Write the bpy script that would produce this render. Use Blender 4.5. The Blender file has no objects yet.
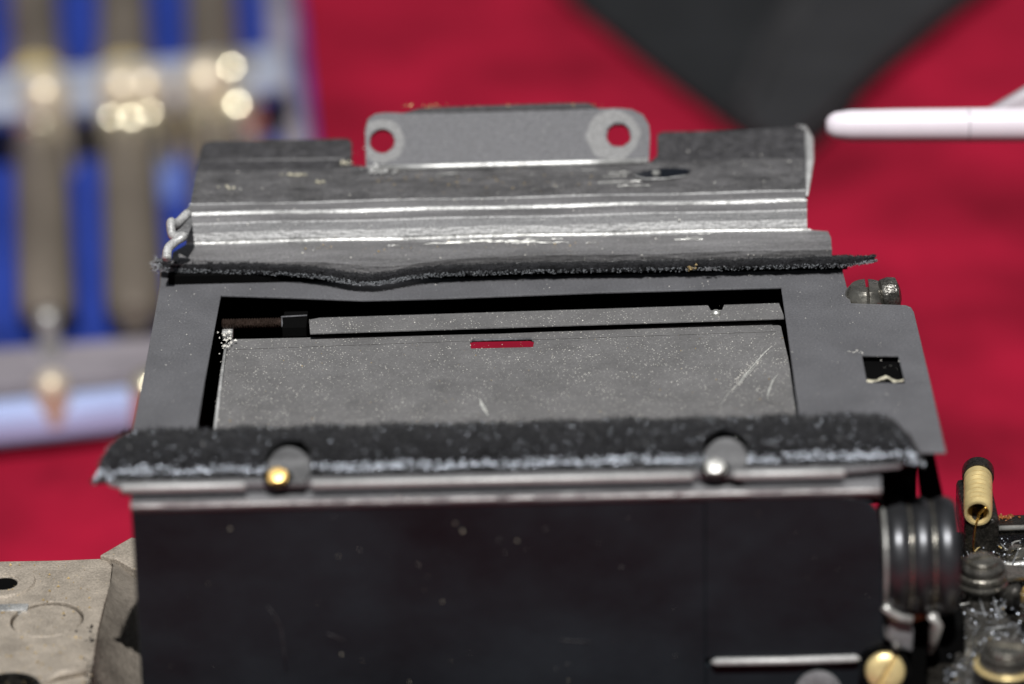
import bpy, bmesh, math, random
from mathutils import Vector, Matrix
from mathutils.geometry import tessellate_polygon

random.seed(11)
S = bpy.context.scene
COL = S.collection
S.unit_settings.scale_length = 0.01            # one unit is a centimetre

# ------------------------------------------------------------------ camera
W, H, F = 1024, 684, 4000.0
DIST = 25.0
d_c = Vector((24, 1831, -F)).normalized()      # world +y (away) in camera axes
h_c = Vector((1, .0225, 0)); h_c.z = -(d_c.x + h_c.y * d_c.y) / d_c.z
h_c.normalize()                                # world +x in camera axes
z_c = h_c.cross(d_c)                           # world up in camera axes
R = Matrix((h_c, d_c, z_c))                    # camera -> world rotation
CAMP = R @ Vector((0, 0, DIST))
cam = bpy.data.cameras.new('camera')
cam.sensor_width = 36.0
cam.lens = F / W * 36.0
cam.clip_start, cam.clip_end = 1.0, 400.0
cam.dof.use_dof = True
cam.dof.focus_distance = 25.35
cam.dof.aperture_fstop = 0.235
cam.dof.aperture_blades = 8
cam.dof.aperture_rotation = math.radians(10)
co = bpy.data.objects.new('camera', cam)
co.matrix_world = Matrix.Translation(CAMP) @ R.to_4x4()
COL.objects.link(co)
S.camera = co

# ------------------------------------------------------------------ light and exposure
w = bpy.data.worlds.new("World"); S.world = w; w.use_nodes = True
bg = w.node_tree.nodes['Background']
bg.inputs[0].default_value = (.86, .92, 1, 1)
bg.inputs[1].default_value = 0.085

def area(name, elev, azim, dist, size, energy, color):
    l = bpy.data.lights.new(name, 'AREA'); l.shape = 'DISK'; l.size = size
    l.energy = energy; l.color = color
    o = bpy.data.objects.new(name, l); COL.objects.link(o)
    e, a = math.radians(elev), math.radians(azim)
    v = Vector((math.sin(a) * math.cos(e), -math.cos(a) * math.cos(e), math.sin(e)))
    o.location = v * dist
    o.rotation_euler = v.to_track_quat('Z', 'Y').to_euler()
    return o
area('key_lamp', 61.5, 1, 160, 3.2, 4.3 * math.pi * 160 ** 2, (1, .985, .965))
area('soft_fill', 62, -65, 120, 70, .22 * math.pi * 120 ** 2, (.82, .9, 1))  # added soft fill lamp, no source of its own in the scene

S.view_settings.view_transform = 'Standard'
S.view_settings.look = 'None'
S.view_settings.exposure = 0
S.view_settings.gamma = 1
S.cycles.max_bounces = 8
S.cycles.use_denoising = True

# ------------------------------------------------------------------ geometry of the view, used to lay things out on real planes
def ray(px, py):
    return (R @ Vector(((px - W / 2) / F, (H / 2 - py) / F, -1))).normalized()
def onplane(px, py, p0, n):
    r = ray(px, py); return CAMP + r * ((p0 - CAMP).dot(n) / r.dot(n))
def onz(px, py, z): return onplane(px, py, Vector((0, 0, z)), Vector((0, 0, 1)))
def ony(px, py, y): return onplane(px, py, Vector((0, y, 0)), Vector((0, 1, 0)))
def ond(px, py, d):
    v = Vector(((px - W / 2) / F, (H / 2 - py) / F, -1)) * d
    return CAMP + R @ v
def xat(px, y, z):
    """world x on the line (y, z) that shows at image column px"""
    RT = R.transposed(); k = (px - W / 2) / F
    a = RT @ (Vector((0, y, z)) - CAMP); b = RT @ Vector((1, 0, 0))
    return (-k * a.z - a.x) / (b.x + k * b.z)
PX = DIST / F                                  # size of a pixel at the frame

# ------------------------------------------------------------------ materials
def lin(c):
    return tuple(((v / 255) / 12.92 if v / 255 <= .04045 else ((v / 255 + .055) / 1.055) ** 2.4) for v in c) + (1,)

def mat(name, col, rough=.5, metal=0., var=.25, vscale=6, bump=0., bscale=60, speck=0, speck_col=(235, 235, 230),
        speck_scale=40, wear=0, wear_col=(200, 200, 200), wear_scale=8, stretch=(1, 1, 1), rvar=.1, spec=.5, sheen=0, grain=0, gscale=75, off=(0, 0, 0)):
    m = bpy.data.materials.new(name); m.use_nodes = True
    nt = m.node_tree; N, L = nt.nodes, nt.links
    b = N['Principled BSDF']
    tc = N.new('ShaderNodeTexCoord'); mp = N.new('ShaderNodeMapping'); mp.inputs['Scale'].default_value = stretch; mp.inputs['Location'].default_value = off
    L.new(tc.outputs['Object'], mp.inputs[0])
    n1 = N.new('ShaderNodeTexNoise'); n1.inputs['Scale'].default_value = vscale; n1.inputs['Detail'].default_value = 6
    n1.inputs['Roughness'].default_value = .62
    L.new(mp.outputs[0], n1.inputs['Vector'])
    base = lin(col)
    r = N.new('ShaderNodeValToRGB')
    r.color_ramp.elements[0].position, r.color_ramp.elements[1].position = .3, .7
    r.color_ramp.elements[0].color = tuple(c * (1 - var) for c in base[:3]) + (1,)
    r.color_ramp.elements[1].color = tuple(min(1, c * (1 + var)) for c in base[:3]) + (1,)
    L.new(n1.outputs[0], r.inputs[0])
    out = r.outputs[0]
    if grain:
        ng = N.new('ShaderNodeTexNoise'); ng.inputs['Scale'].default_value = gscale; ng.inputs['Detail'].default_value = 3
        L.new(tc.outputs['Object'], ng.inputs['Vector'])
        mg = N.new('ShaderNodeMapRange'); L.new(ng.outputs[0], mg.inputs[0])
        mg.inputs[1].default_value, mg.inputs[2].default_value = .32, .68
        mg.inputs[3].default_value, mg.inputs[4].default_value = 1 - grain, 1 + grain
        mm = N.new('ShaderNodeMix'); mm.data_type = 'RGBA'; mm.blend_type = 'MULTIPLY'; mm.inputs[0].default_value = 1
        L.new(out, mm.inputs[6]); L.new(mg.outputs[0], mm.inputs[7]); out = mm.outputs[2]
    def mix(fac, a, bcol):
        mx = N.new('ShaderNodeMix'); mx.data_type = 'RGBA'
        L.new(fac, mx.inputs[0]); L.new(a, mx.inputs[6])
        mx.inputs[7].default_value = bcol
        return mx.outputs[2]
    if wear:
        n2 = N.new('ShaderNodeTexNoise'); n2.inputs['Scale'].default_value = wear_scale; n2.inputs['Detail'].default_value = 9
        n2.inputs['Roughness'].default_value = .75
        mp2 = N.new('ShaderNodeMapping'); mp2.inputs['Scale'].default_value = stretch; mp2.inputs['Location'].default_value = (3, 7, 1)
        L.new(tc.outputs['Object'], mp2.inputs[0]); L.new(mp2.outputs[0], n2.inputs['Vector'])
        r2 = N.new('ShaderNodeValToRGB'); r2.color_ramp.elements[0].position = .72 - wear * .3; r2.color_ramp.elements[1].position = .80 - wear * .3
        L.new(n2.outputs[0], r2.inputs[0]); out = mix(r2.outputs[0], out, lin(wear_col))
    if speck:
        v = N.new('ShaderNodeTexVoronoi'); v.inputs['Scale'].default_value = speck_scale
        L.new(tc.outputs['Object'], v.inputs['Vector'])
        n3 = N.new('ShaderNodeTexNoise'); n3.inputs['Scale'].default_value = speck_scale * .13
        L.new(tc.outputs['Object'], n3.inputs['Vector'])
        th = N.new('ShaderNodeMath'); th.operation = 'MULTIPLY'; L.new(n3.outputs[0], th.inputs[0]); th.inputs[1].default_value = speck
        lt = N.new('ShaderNodeMath'); lt.operation = 'LESS_THAN'; L.new(v.outputs['Distance'], lt.inputs[0]); L.new(th.outputs[0], lt.inputs[1])
        out = mix(lt.outputs[0], out, lin(speck_col))
    L.new(out, b.inputs['Base Color'])
    b.inputs['Metallic'].default_value = metal
    b.inputs['Specular IOR Level'].default_value = spec
    rr = N.new('ShaderNodeMapRange'); L.new(n1.outputs[0], rr.inputs[0])
    rr.inputs[1].default_value, rr.inputs[2].default_value = .3, .7
    rr.inputs[3].default_value, rr.inputs[4].default_value = max(.02, rough - rvar), min(1, rough + rvar)
    L.new(rr.outputs[0], b.inputs['Roughness'])
    if sheen:
        b.inputs['Sheen Weight'].default_value = sheen; b.inputs['Sheen Roughness'].default_value = .4
    if bump:
        nb = N.new('ShaderNodeTexNoise'); nb.inputs['Scale'].default_value = bscale; nb.inputs['Detail'].default_value = 4
        L.new(mp.outputs[0], nb.inputs['Vector'])
        bm = N.new('ShaderNodeBump'); bm.inputs['Strength'].default_value = bump; bm.inputs['Distance'].default_value = .02
        L.new(nb.outputs[0], bm.inputs['Height']); L.new(bm.outputs[0], b.inputs['Normal'])
    return m

M = dict(
    cloth=mat('red_velvet', (143, 19, 44), .95, 0, .45, .55, .5, 9, off=(5.3, 2.1, .7), spec=.06, sheen=.04),
    grey=mat('grey_paint', (95, 95, 98), .58, 0, .15, 2.2, .14, 90, speck=.13, speck_scale=30, speck_col=(165, 165, 165), spec=.35, grain=0.2),
    screen=mat('matte_grey_plate', (107, 106, 106), .68, 0, .16, 4, .3, 110, speck=.3, speck_scale=46, speck_col=(200, 198, 190), spec=.3, grain=0.16),
    black=mat('flat_black', (9, 9, 9), .9, 0, .2, 5, spec=.05),
    panel=mat('blue_black_paint', (31, 36, 40), .33, 0, .45, 1.1, .05, 30, spec=.16, stretch=(.9, 1, 1.3), speck=.05, speck_scale=5, speck_col=(90, 88, 80), rvar=.12),
    ledge=mat('worn_grey_ledge', (124, 124, 126), .5, .2, .18, 7, .1, 50, wear=.35, wear_col=(170, 172, 172), wear_scale=10, stretch=(.5, 1, 1), grain=0.3),
    lip=mat('bare_lit_edge_metal', (176, 176, 175), .45, .2, .22, 6, .1, 60, stretch=(.4, 1, 1), grain=0.3),  # bare metal, its pale tone also painting highlights on lips and edges
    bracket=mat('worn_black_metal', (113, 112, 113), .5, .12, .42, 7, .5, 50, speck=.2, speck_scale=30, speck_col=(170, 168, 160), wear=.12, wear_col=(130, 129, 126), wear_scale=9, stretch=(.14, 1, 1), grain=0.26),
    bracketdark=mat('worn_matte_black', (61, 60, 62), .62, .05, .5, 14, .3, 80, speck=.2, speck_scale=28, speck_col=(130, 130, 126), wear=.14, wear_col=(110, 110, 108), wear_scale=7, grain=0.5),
    bracketlit=mat('rubbed_lit_metal', (106, 106, 107), .58, .18, .42, 8, .45, 50, speck=.15, speck_scale=30, wear=.2, wear_col=(190, 190, 188), wear_scale=11, stretch=(.14, 1, 1), grain=0.28),  # step-face copy of the bracket metal, lit tone mixed with rub
    edge=mat('scraped_lit_edge', (205, 205, 203), .42, .6, .5, 7, .15, 80, stretch=(.5, 1, 1), grain=0.4),  # scraped metal, brightness also painting the light caught on bends
    tab=mat('scuffed_grey_metal', (100, 100, 103), .62, .2, .2, 14, .4, 60, speck=.1, speck_scale=30, wear=.1, wear_col=(150, 150, 150), wear_scale=6, grain=0.25),
    ring=mat('scraped_ring', (124, 124, 124), .62, .2, .22, 12, .2, 90, grain=0.35),
    felt=mat('black_felt', (30, 30, 32), .95, 0, .6, 9, 1, 30, spec=.15, sheen=.2, grain=0.5),
    feltgrey=mat('felt_fibre_grey', (135, 138, 142), .4, 0, .5, 30, spec=.7),
    feltblack=mat('felt_fibre_black', (46, 46, 49), .5, 0, .5, 12, spec=.6),
    paleblue=mat('pale_blue_glint', (96, 118, 188), .5, 0, .15, 2),
    facet=mat('glint_facet', (205, 212, 224), .46, 1, .2, 30, rvar=.03),  # mirror metal for the added glint facets
    brass=mat('brass', (222, 178, 92), .22, 1, .15, 8, .1, 60),
    brassdull=mat('pale_brass', (228, 206, 148), .34, .45, .2, 8, .1, 60),
    steel=mat('steel', (176, 176, 172), .34, .55, .2, 9, .2, 50),
    blackchrome=mat('black_chrome', (74, 75, 78), .33, .75, .25, 7, .05, 30, rvar=.05, spec=1.0),
    casting=mat('tan_cast_alloy', (162, 152, 139), .55, .2, .22, 6, .4, 45, speck=.12, speck_scale=18, speck_col=(205, 180, 130), wear=.08, wear_col=(96, 88, 76), wear_scale=5, grain=0.25),
    grime=mat('grimy_alloy', (112, 105, 96), .55, .15, .4, 4, .5, 30, wear=.3, wear_col=(66, 61, 55), wear_scale=5),
    oily=mat('oily_black_metal', (38, 36, 33), .26, .3, .6, 14, .9, 26, wear=.16, wear_col=(120, 112, 96), wear_scale=13, rvar=.15, grain=0.5),
    oilygrey=mat('oily_grey_metal', (86, 84, 80), .3, .6, .4, 10, .6, 28, rvar=.14, grain=0.5),
    blue=mat('blue_plastic', (33, 56, 140), .55, 0, .3, .8, .05, 6, spec=.4),
    clear=mat('frosted_clear_plastic', (172, 186, 228), .35, 0, .1, 1.2, spec=.6),
    frost=mat('smoky_plastic', (142, 136, 142), .4, 0, .3, .9, spec=.5),
    rail=mat('pale_rail_plastic', (160, 166, 182), .35, 0, .15, 1.4, spec=.5),
    shaft=mat('brown_steel', (112, 103, 93), .5, .25, .25, .9, .1, 10),
    strap=mat('black_strap_cloth', (41, 41, 43), .8, 0, .25, 1.2, .5, 12, spec=.25, sheen=.05),
    strapdark=mat('black_strap_lining', (33, 34, 36), .85, 0, .25, 1.2, .5, 12, spec=.2),
    white=mat('white_plastic', (232, 224, 232), .35, 0, .04, 1.5, spec=.5),
    whitegrey=mat('grey_white_plastic', (178, 172, 178), .4, 0, .08, 1.5, spec=.5),
    dust=mat('pale_dust', (225, 222, 214), .5, 0, .1, 20),
    gold=mat('golden_grain', (206, 180, 130), .35, .5, .2, 20),
    scratch=mat('scratch_mark', (205, 205, 200), .4, .4, .3, 30),
    rust=mat('orange_residue', (150, 92, 52), .4, .1, .5, 30, .6, 40),
    brownrod=mat('brown_rod', (58, 46, 40), .4, .3, .4, 30, .5, 60),
    bluehole=mat('blue_black_slot_shade', (14, 18, 26), .3, 0, .2, 10),
    bead=mat('cream_glint_metal', (246, 236, 206), .25, .85, .05, 8, rvar=.02),
    creamdull=mat('satin_cream_glint', (214, 200, 176), .42, .4, .05, 8),
    brassoft=mat('worn_brass', (220, 184, 112), .36, .7, .25, 10, .1, 60),
    screwsteel=mat('dark_screw_steel', (172, 168, 158), .26, .92, .3, 9, .15, 40),
    glossblack=mat('oiled_black', (20, 20, 20), .2, 0, .4, 12, .25, 30, spec=.8),
    ridge=mat('rubbed_lit_ridge', (142, 142, 142), .5, .3, .4, 10, .4, 60, stretch=(.3, 1, 1), grain=.35),  # rubbed metal, pale tone partly painting light along the ridges
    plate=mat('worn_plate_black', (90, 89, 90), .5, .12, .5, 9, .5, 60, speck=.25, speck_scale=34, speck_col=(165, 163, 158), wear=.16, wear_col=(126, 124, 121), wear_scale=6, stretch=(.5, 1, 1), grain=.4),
    amber=mat('cream_torn_edge', (206, 200, 178), .5, .2, .3, 30, .6, 60),
)

# ------------------------------------------------------------------ mesh helpers
def link(name, me, m=None, parent=None, smooth=False, bevel=0, seg=2):
    o = bpy.data.objects.new(name, me); COL.objects.link(o)
    if m is not None:
        for x in (m if isinstance(m, (list, tuple)) else [m]): me.materials.append(M[x])
    if parent: o.parent = parent
    if smooth:
        me.polygons.foreach_set('use_smooth', [True] * len(me.polygons))
    if bevel:
        b = o.modifiers.new('bevel', 'BEVEL'); b.width = bevel; b.segments = seg; b.limit_method = 'ANGLE'; b.angle_limit = math.radians(40)
        b.harden_normals = False
    return o
def raw(name, V, Fc, m, parent=None, smooth=False, bevel=0, idx=None, seg=2):
    me = bpy.data.meshes.new(name); me.from_pydata([tuple(v) for v in V], [], Fc)
    o = link(name, me, m, parent, smooth, bevel, seg)
    if idx: me.polygons.foreach_set('material_index', idx)
    bm = bmesh.new(); bm.from_mesh(me); bmesh.ops.recalc_face_normals(bm, faces=bm.faces); bm.to_mesh(me); bm.free()
    me.update()
    return o
def prism(name, outline, up, depth, m, parent=None, holes=(), bevel=0.0, seg=2):
    """flat plate: outline (3-D points on a plane) pushed by -up*depth"""
    loops = [list(outline)] + [list(h) for h in holes]
    pts = [p for l in loops for p in l]; n = len(pts)
    tris = tessellate_polygon([[Vector(p) for p in l] for l in loops])
    dv = Vector(up) * -depth
    V = [Vector(p) for p in pts] + [Vector(p) + dv for p in pts]
    Fc = [tuple(t) for t in tris] + [tuple(i + n for i in reversed(t)) for t in tris]
    s = 0
    for l in loops:
        k = len(l)
        for i in range(k):
            a, b = s + i, s + (i + 1) % k
            Fc.append((a, b, b + n, a + n))
        s += k
    return raw(name, V, Fc, m, parent, False, bevel, seg=seg)
UP = Vector((0, 0, 1))
def box(name, a, b, m, parent=None, bevel=.01):
    (x0, y0, z0), (x1, y1, z1) = a, b
    V = [(x, y, z) for x in (x0, x1) for y in (y0, y1) for z in (z0, z1)]
    Fc = [(0, 1, 3, 2), (4, 6, 7, 5), (0, 4, 5, 1), (2, 3, 7, 6), (0, 2, 6, 4), (1, 5, 7, 3)]
    return raw(name, V, Fc, m, parent, False, bevel)
def lathe(name, prof, c, axis, m, parent=None, seg=32, smooth=True, idx=None, close=True):
    ax = Vector(axis).normalized(); u = ax.orthogonal().normalized(); v = ax.cross(u); c = Vector(c)
    V, Fc, ids = [], [], []
    for r, h in prof:
        for k in range(seg):
            t = 2 * math.pi * k / seg
            V.append(c + ax * h + (u * math.cos(t) + v * math.sin(t)) * r)
    for i in range(len(prof) - 1):
        for k in range(seg):
            a, b = i * seg + k, i * seg + (k + 1) % seg
            Fc.append((a, b, b + seg, a + seg)); ids.append(idx[i] if idx else 0)
    if close:
        Fc.append(tuple(range(seg))); ids.append(idx[0] if idx else 0)
        Fc.append(tuple(range((len(prof) - 1) * seg, len(prof) * seg))); ids.append(idx[-1] if idx else 0)
    o = raw(name, V, Fc, m, parent, smooth, 0, ids if idx else None)
    e = o.modifiers.new('edges', 'EDGE_SPLIT'); e.split_angle = math.radians(38)
    return o
def tube(name, path, r, m, parent=None, seg=8, rads=None):
    P = [Vector(p) for p in path]; V, Fc = [], []
    for i, p in enumerate(P):
        t = (P[min(i + 1, len(P) - 1)] - P[max(i - 1, 0)]).normalized()
        u = t.cross(Vector((.13, .21, .97))).normalized(); v = t.cross(u)
        rr = rads[i] if rads else r
        for k in range(seg):
            a = 2 * math.pi * k / seg
            V.append(p + (u * math.cos(a) + v * math.sin(a)) * rr)
    for i in range(len(P) - 1):
        for k in range(seg):
            a, b = i * seg + k, i * seg + (k + 1) % seg
            Fc.append((a, b, b + seg, a + seg))
    Fc.append(tuple(reversed(range(seg)))); Fc.append(tuple(range((len(P) - 1) * seg, len(P) * seg)))
    return raw(name, V, Fc, m, parent, True)
def sheet(name, rows, thick, m, parent=None, bands=None, nx=1, smooth=False, zfun=None, xs=None):
    """bent sheet: rows of (yc column-500 pixel row, z, left px, right px), thickness downwards"""
    V, Fc, ids = [], [], []
    R_ = []
    for (pc, z, pl, pr) in rows:
        y = onz(500, pc, z).y
        x0, x1 = xat(pl, y, z), xat(pr, y, z)
        R_.append([Vector((x0 + (x1 - x0) * k / nx, y, z)) for k in range(nx + 1)])
    if zfun:
        for i, r in enumerate(R_):
            for k, p in enumerate(r): r[k] = zfun(p, i)
    n = nx + 1; N = len(rows) * n
    for r in R_: V += r
    for r in R_: V += [p - UP * thick for p in r]
    for i in range(len(rows) - 1):
        for k in range(nx):
            a = i * n + k
            Fc.append((a, a + 1, a + 1 + n, a + n)); ids.append(bands[i] if bands else 0)
            Fc.append((a + N, a + n + N, a + 1 + n + N, a + 1 + N)); ids.append(0)
        for k in (0, nx):
            a = i * n + k
            Fc.append((a, a + n, a + n + N, a + N)); ids.append(bands[i] if bands else 0)
    for i, b in ((0, 0), (len(rows) - 1, len(rows) - 2)):
        for k in range(nx):
            a = i * n + k; Fc.append((a, a + 1, a + 1 + N, a + N)); ids.append(bands[b] if bands else 0)
    return raw(name, V, Fc, m, parent, smooth, 0, ids)
def circle(c, u, v, r, n=24, wob=0):
    return [Vector(c) + (Vector(u) * math.cos(2 * math.pi * k / n) + Vector(v) * math.sin(2 * math.pi * k / n)) * r * (1 + random.uniform(-wob, wob)) for k in range(n)]
def chips(name, pts, smin, smax, m, parent, power=3.0, elong=1.0):
    """scatter of tiny irregular grains, one joined mesh"""
    V, Fc = [], []
    for p in pts:
        s = smin + (smax - smin) * random.random() ** power
        a = random.random() * 6.28; ca, sa = math.cos(a), math.sin(a)
        b = len(V)
        for (x, y, z) in ((1, 0, .1), (-.5, .8, 0), (-.6, -.7, 0), (0, 0, 1.0)):
            x *= s * elong; y *= s; z *= s
            V.append((p[0] + x * ca - y * sa, p[1] + x * sa + y * ca, p[2] + z + random.uniform(0, .2) * s))
        Fc += [(b, b + 1, b + 2), (b, b + 3, b + 1), (b + 1, b + 3, b + 2), (b + 2, b + 3, b)]
    o = raw(name, V, Fc, m, parent); o['kind'] = 'stuff'
    return o
def hairs(name, pts, nrm, lmin, lmax, wd, m, parent, spread=.8):
    """short upright fibres: thin three-sided spikes"""
    V, Fc = [], []
    for p, n in zip(pts, nrm):
        l = random.uniform(lmin, lmax)
        dv = (Vector(n) + Vector((random.gauss(0, spread), random.gauss(0, spread), random.gauss(0, spread * .5)))).normalized()
        u = dv.orthogonal().normalized(); v = dv.cross(u); b = len(V); p = Vector(p)
        bend = u * random.uniform(-.4, .4) * l
        for k in range(3):
            t = k * 2.094; V.append(p + (u * math.cos(t) + v * math.sin(t)) * wd)
        for k in range(3):
            t = k * 2.094; V.append(p + dv * l * .6 + bend * .4 + (u * math.cos(t) + v * math.sin(t)) * wd * .8)
        V.append(p + dv * l + bend)
        for k in range(3):
            q = (k + 1) % 3
            Fc += [(b + k, b + q, b + 3 + q, b + 3 + k), (b + 3 + k, b + 3 + q, b + 6)]
    o = raw(name, V, Fc, m, parent); o['kind'] = 'stuff'
    return o
def facets(name, pts, size, m, parent, spread):  # tiny added mirrors tilted to throw the key lamp at the camera
    V, Fc = [], []
    hv = Vector((.005, -.735, .678)).normalized()
    for p in pts:
        n = (hv + Vector((random.gauss(0, spread), random.gauss(0, spread), random.gauss(0, spread)))).normalized()
        u = n.orthogonal().normalized(); v = n.cross(u); s_ = size * random.uniform(.6, 1.3); b = len(V); p = p + n * .012
        V += [p + u * s_, p + v * s_, p - u * s_, p - v * s_, p - n * s_]
        Fc += [(b, b + 1, b + 2, b + 3), (b, b + 4, b + 1), (b + 1, b + 4, b + 2), (b + 2, b + 4, b + 3), (b + 3, b + 4, b)]
    o = raw(name, V, Fc, m, parent); o['kind'] = 'stuff'; return o
def empty(name, loc, label, cat, group=None):
    o = bpy.data.objects.new(name, None); COL.objects.link(o); o.location = loc
    o.empty_display_size = .2
    o['label'] = label; o['category'] = cat
    if group: o['group'] = group
    return o
def thing(o, label, cat, group=None):
    o['label'] = label; o['category'] = cat
    if group: o['group'] = group
    return o
def slotted(name, c, axis, r, hgt, m, parent, slot_dir, dome=.35, slot_w=.16, slot_d=.5, cross=False, seg=28):
    """screw head with a cut slot: two half heads on a darker core"""
    ax = Vector(axis).normalized(); sd = (Vector(slot_dir) - ax * ax.dot(Vector(slot_dir))).normalized(); sv = ax.cross(sd); c = Vector(c)
    bm = bmesh.new()
    for sgn in (1, -1):
        prof = [(r, 0), (r, hgt * (1 - dome)), (r * .92, hgt * (1 - dome * .5)), (r * .7, hgt * .95), (r * .35, hgt)]
        rings = []
        n = seg // 2
        for (rr, h) in prof:
            a0 = math.asin(min(.95, slot_w * r / rr))
            rg = []
            for k in range(n + 1):
                t = a0 + (math.pi - 2 * a0) * k / n
                rg.append(bm.verts.new(c + ax * h + sd * (rr * math.cos(t)) + sv * (sgn * rr * math.sin(t))))
            rings.append(rg)
        for a, b in zip(rings, rings[1:]):
            for k in range(n): bm.faces.new((a[k], a[k + 1], b[k + 1], b[k]))
        bm.faces.new(rings[-1])
        bm.faces.new([x[0] for x in rings] + [x[-1] for x in reversed(rings)])
    core = []
    for h in (0, hgt * (1 - slot_d)):
        core.append([bm.verts.new(c + ax * h + (sd * math.cos(2 * math.pi * k / seg) + sv * math.sin(2 * math.pi * k / seg)) * r * .97) for k in range(seg)])
    for k in range(seg): bm.faces.new((core[0][k], core[0][(k + 1) % seg], core[1][(k + 1) % seg], core[1][k]))
    bm.faces.new(core[1])
    bmesh.ops.recalc_face_normals(bm, faces=bm.faces)
    me = bpy.data.meshes.new(name); bm.to_mesh(me); bm.free()
    o = link(name, me, m, parent, True)
    e = o.modifiers.new('edges', 'EDGE_SPLIT'); e.split_angle = math.radians(32)
    return o
def quadpts(n, q):
    """n random points in a quad of four 3-D corners"""
    out = []
    for _ in range(n):
        a, b = random.random(), random.random()
        out.append((q[0] * (1 - a) + q[1] * a) * (1 - b) + (q[3] * (1 - a) + q[2] * a) * b)
    return out

# ================================================================== the surface
GZ = -4.5
def cloth():
    n = 90; V, Fc = [], []
    for j in range(n + 1):
        for i in range(n + 1):
            x = -45 + 90 * i / n; y = -28 + 80 * j / n
            z = GZ - .05 + .012 * math.sin(x * .7 + .4 * math.sin(y * .5)) * math.sin(y * .43 + 1) if y > 2.5 else GZ - .05
            V.append((x, y, z))
    for j in range(n):
        for i in range(n):
            a = j * (n + 1) + i; Fc.append((a, a + 1, a + n + 2, a + n + 1))
    o = raw('red_cloth', V, Fc, 'cloth', None, True); o['kind'] = 'structure'
    o['label'] = 'red velvet cloth spread under everything'
cloth()

# ================================================================== camera body under the mirror box
ZC = -1.32
YP = onz(500, 499, -.055).y                    # plane of the front panel
body = empty('stripped_camera', (0, -1, GZ), 'stripped camera body with tan cast side and oily black works, under the mirror box', 'camera body')
bi = Matrix.Translation((0, 1, -GZ))
def bpart(o):
    o.matrix_parent_inverse = bi; return o

yc_back = onz(0, 561, ZC).y
edge_px = [(-160, 563), (-60, 562), (0, 561), (60, 560), (106, 558), (112, 566), (110, 585), (104, 605), (98, 630), (94, 655), (90, 684), (86, 720), (84, 780), (-160, 790)]
hole_c = onz(4, 583, ZC)
hole = circle(hole_c, (1, 0, 0), (0, 1, 0), .085, 18)
disc_c = onz(47, 619, ZC)
discl = circle(disc_c, (1, 0, 0), (0, 1, 0), .225, 32)
pit_c = onz(8, 690, ZC); pit = circle(pit_c, (1, 0, 0), (0, 1, 0), .2, 28)
o = prism('cast_side', [onz(px, py, ZC) for px, py in edge_px], UP, 2.9, 'casting', body, [list(reversed(hole)), list(reversed(discl)), list(reversed(pit))], bevel=.02); bpart(o)
bpart(lathe('countersink', [(.2, .0), (.19, .014), (.175, .014), (.10, .004), (.083, -.06)], hole_c + Vector((0, 0, .0)), (0, 0, 1), 'casting', body, 32, close=False))
bpart(lathe('hole_shade', [(.083, -.3), (.083, -.008), (.03, -.006)], hole_c, (0, 0, 1), 'black', body, 16))  # shallow black plug painting the dark of the hole
bpart(lathe('disc', [(.212, -.1), (.212, -.022), (.2, -.012)], disc_c, (0, 0, 1), 'casting', body, 40))
bpart(lathe('pit_ring', [(.2, -.02), (.198, .008), (.17, .008), (.15, -.1), (.02, -.12)], pit_c, (0, 0, 1), 'oily', body, 36, close=False))
g0, g1 = onz(-70, 608, ZC + .004), onz(28, 607, ZC + .004)
bpart(box('lit_groove', (g0.x, g0.y - .055, ZC - .05), (g1.x, g1.y + .045, ZC + .006), 'edge', body, .004))  # bright box painting the light in the casting groove
bpart(tube('cast_rib', [onz(40, 684, ZC), onz(60, 674, ZC + .03), onz(82, 671, ZC + .02), onz(90, 672, ZC - .04)], .03, 'casting', body, rads=[.01, .03, .03, .015]))
# fillet that drops from the casting edge down to the box
ledge = [(106, 558), (112, 566), (110, 585), (104, 605), (98, 630), (94, 655), (90, 684), (86, 720), (84, 780)]
V, Fc = [], []; K = 8; DROP = (-.02, .02, .1, .2, .34, .55, .8, .9, .9)
for (px, py) in ledge:
    a = onz(px, py, ZC - .012); dr = DROP[ledge.index((px, py))]; b = Vector((xat(175, a.y, ZC - dr), a.y, ZC - dr))
    for k in range(K + 1):
        t = k / K; p = a.lerp(b, t); p.z = a.z - dr * t ** .7
        V.append(p + Vector((random.gauss(0, .008), 0, random.gauss(0, .008))))
for i in range(len(ledge) - 1):
    for k in range(K):
        a = i * (K + 1) + k; Fc.append((a, a + 1, a + K + 2, a + K + 1))
bpart(raw('casting_fillet', V, Fc, 'grime', body, True))
bp = [onz(100, 559.5, ZC), onz(118, 549, ZC), onz(132, 541, ZC), onz(150, 545, ZC), onz(150, 580, ZC), onz(132, 572, ZC), onz(116, 563, ZC)]
bpart(prism('corner_post', [p + UP * .03 for p in bp], UP, 1.2, 'casting', body, bevel=.03))
# block under the box
bpart(box('lower_body', (-2.1, -4.2, GZ), (4.4, yc_back + 1.2, -2.3), 'black', body, .05))
bpart(box('left_wall', (-4.6, -4.2, GZ), (-2.1, yc_back, -4.0), 'casting', body, .05))

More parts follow.
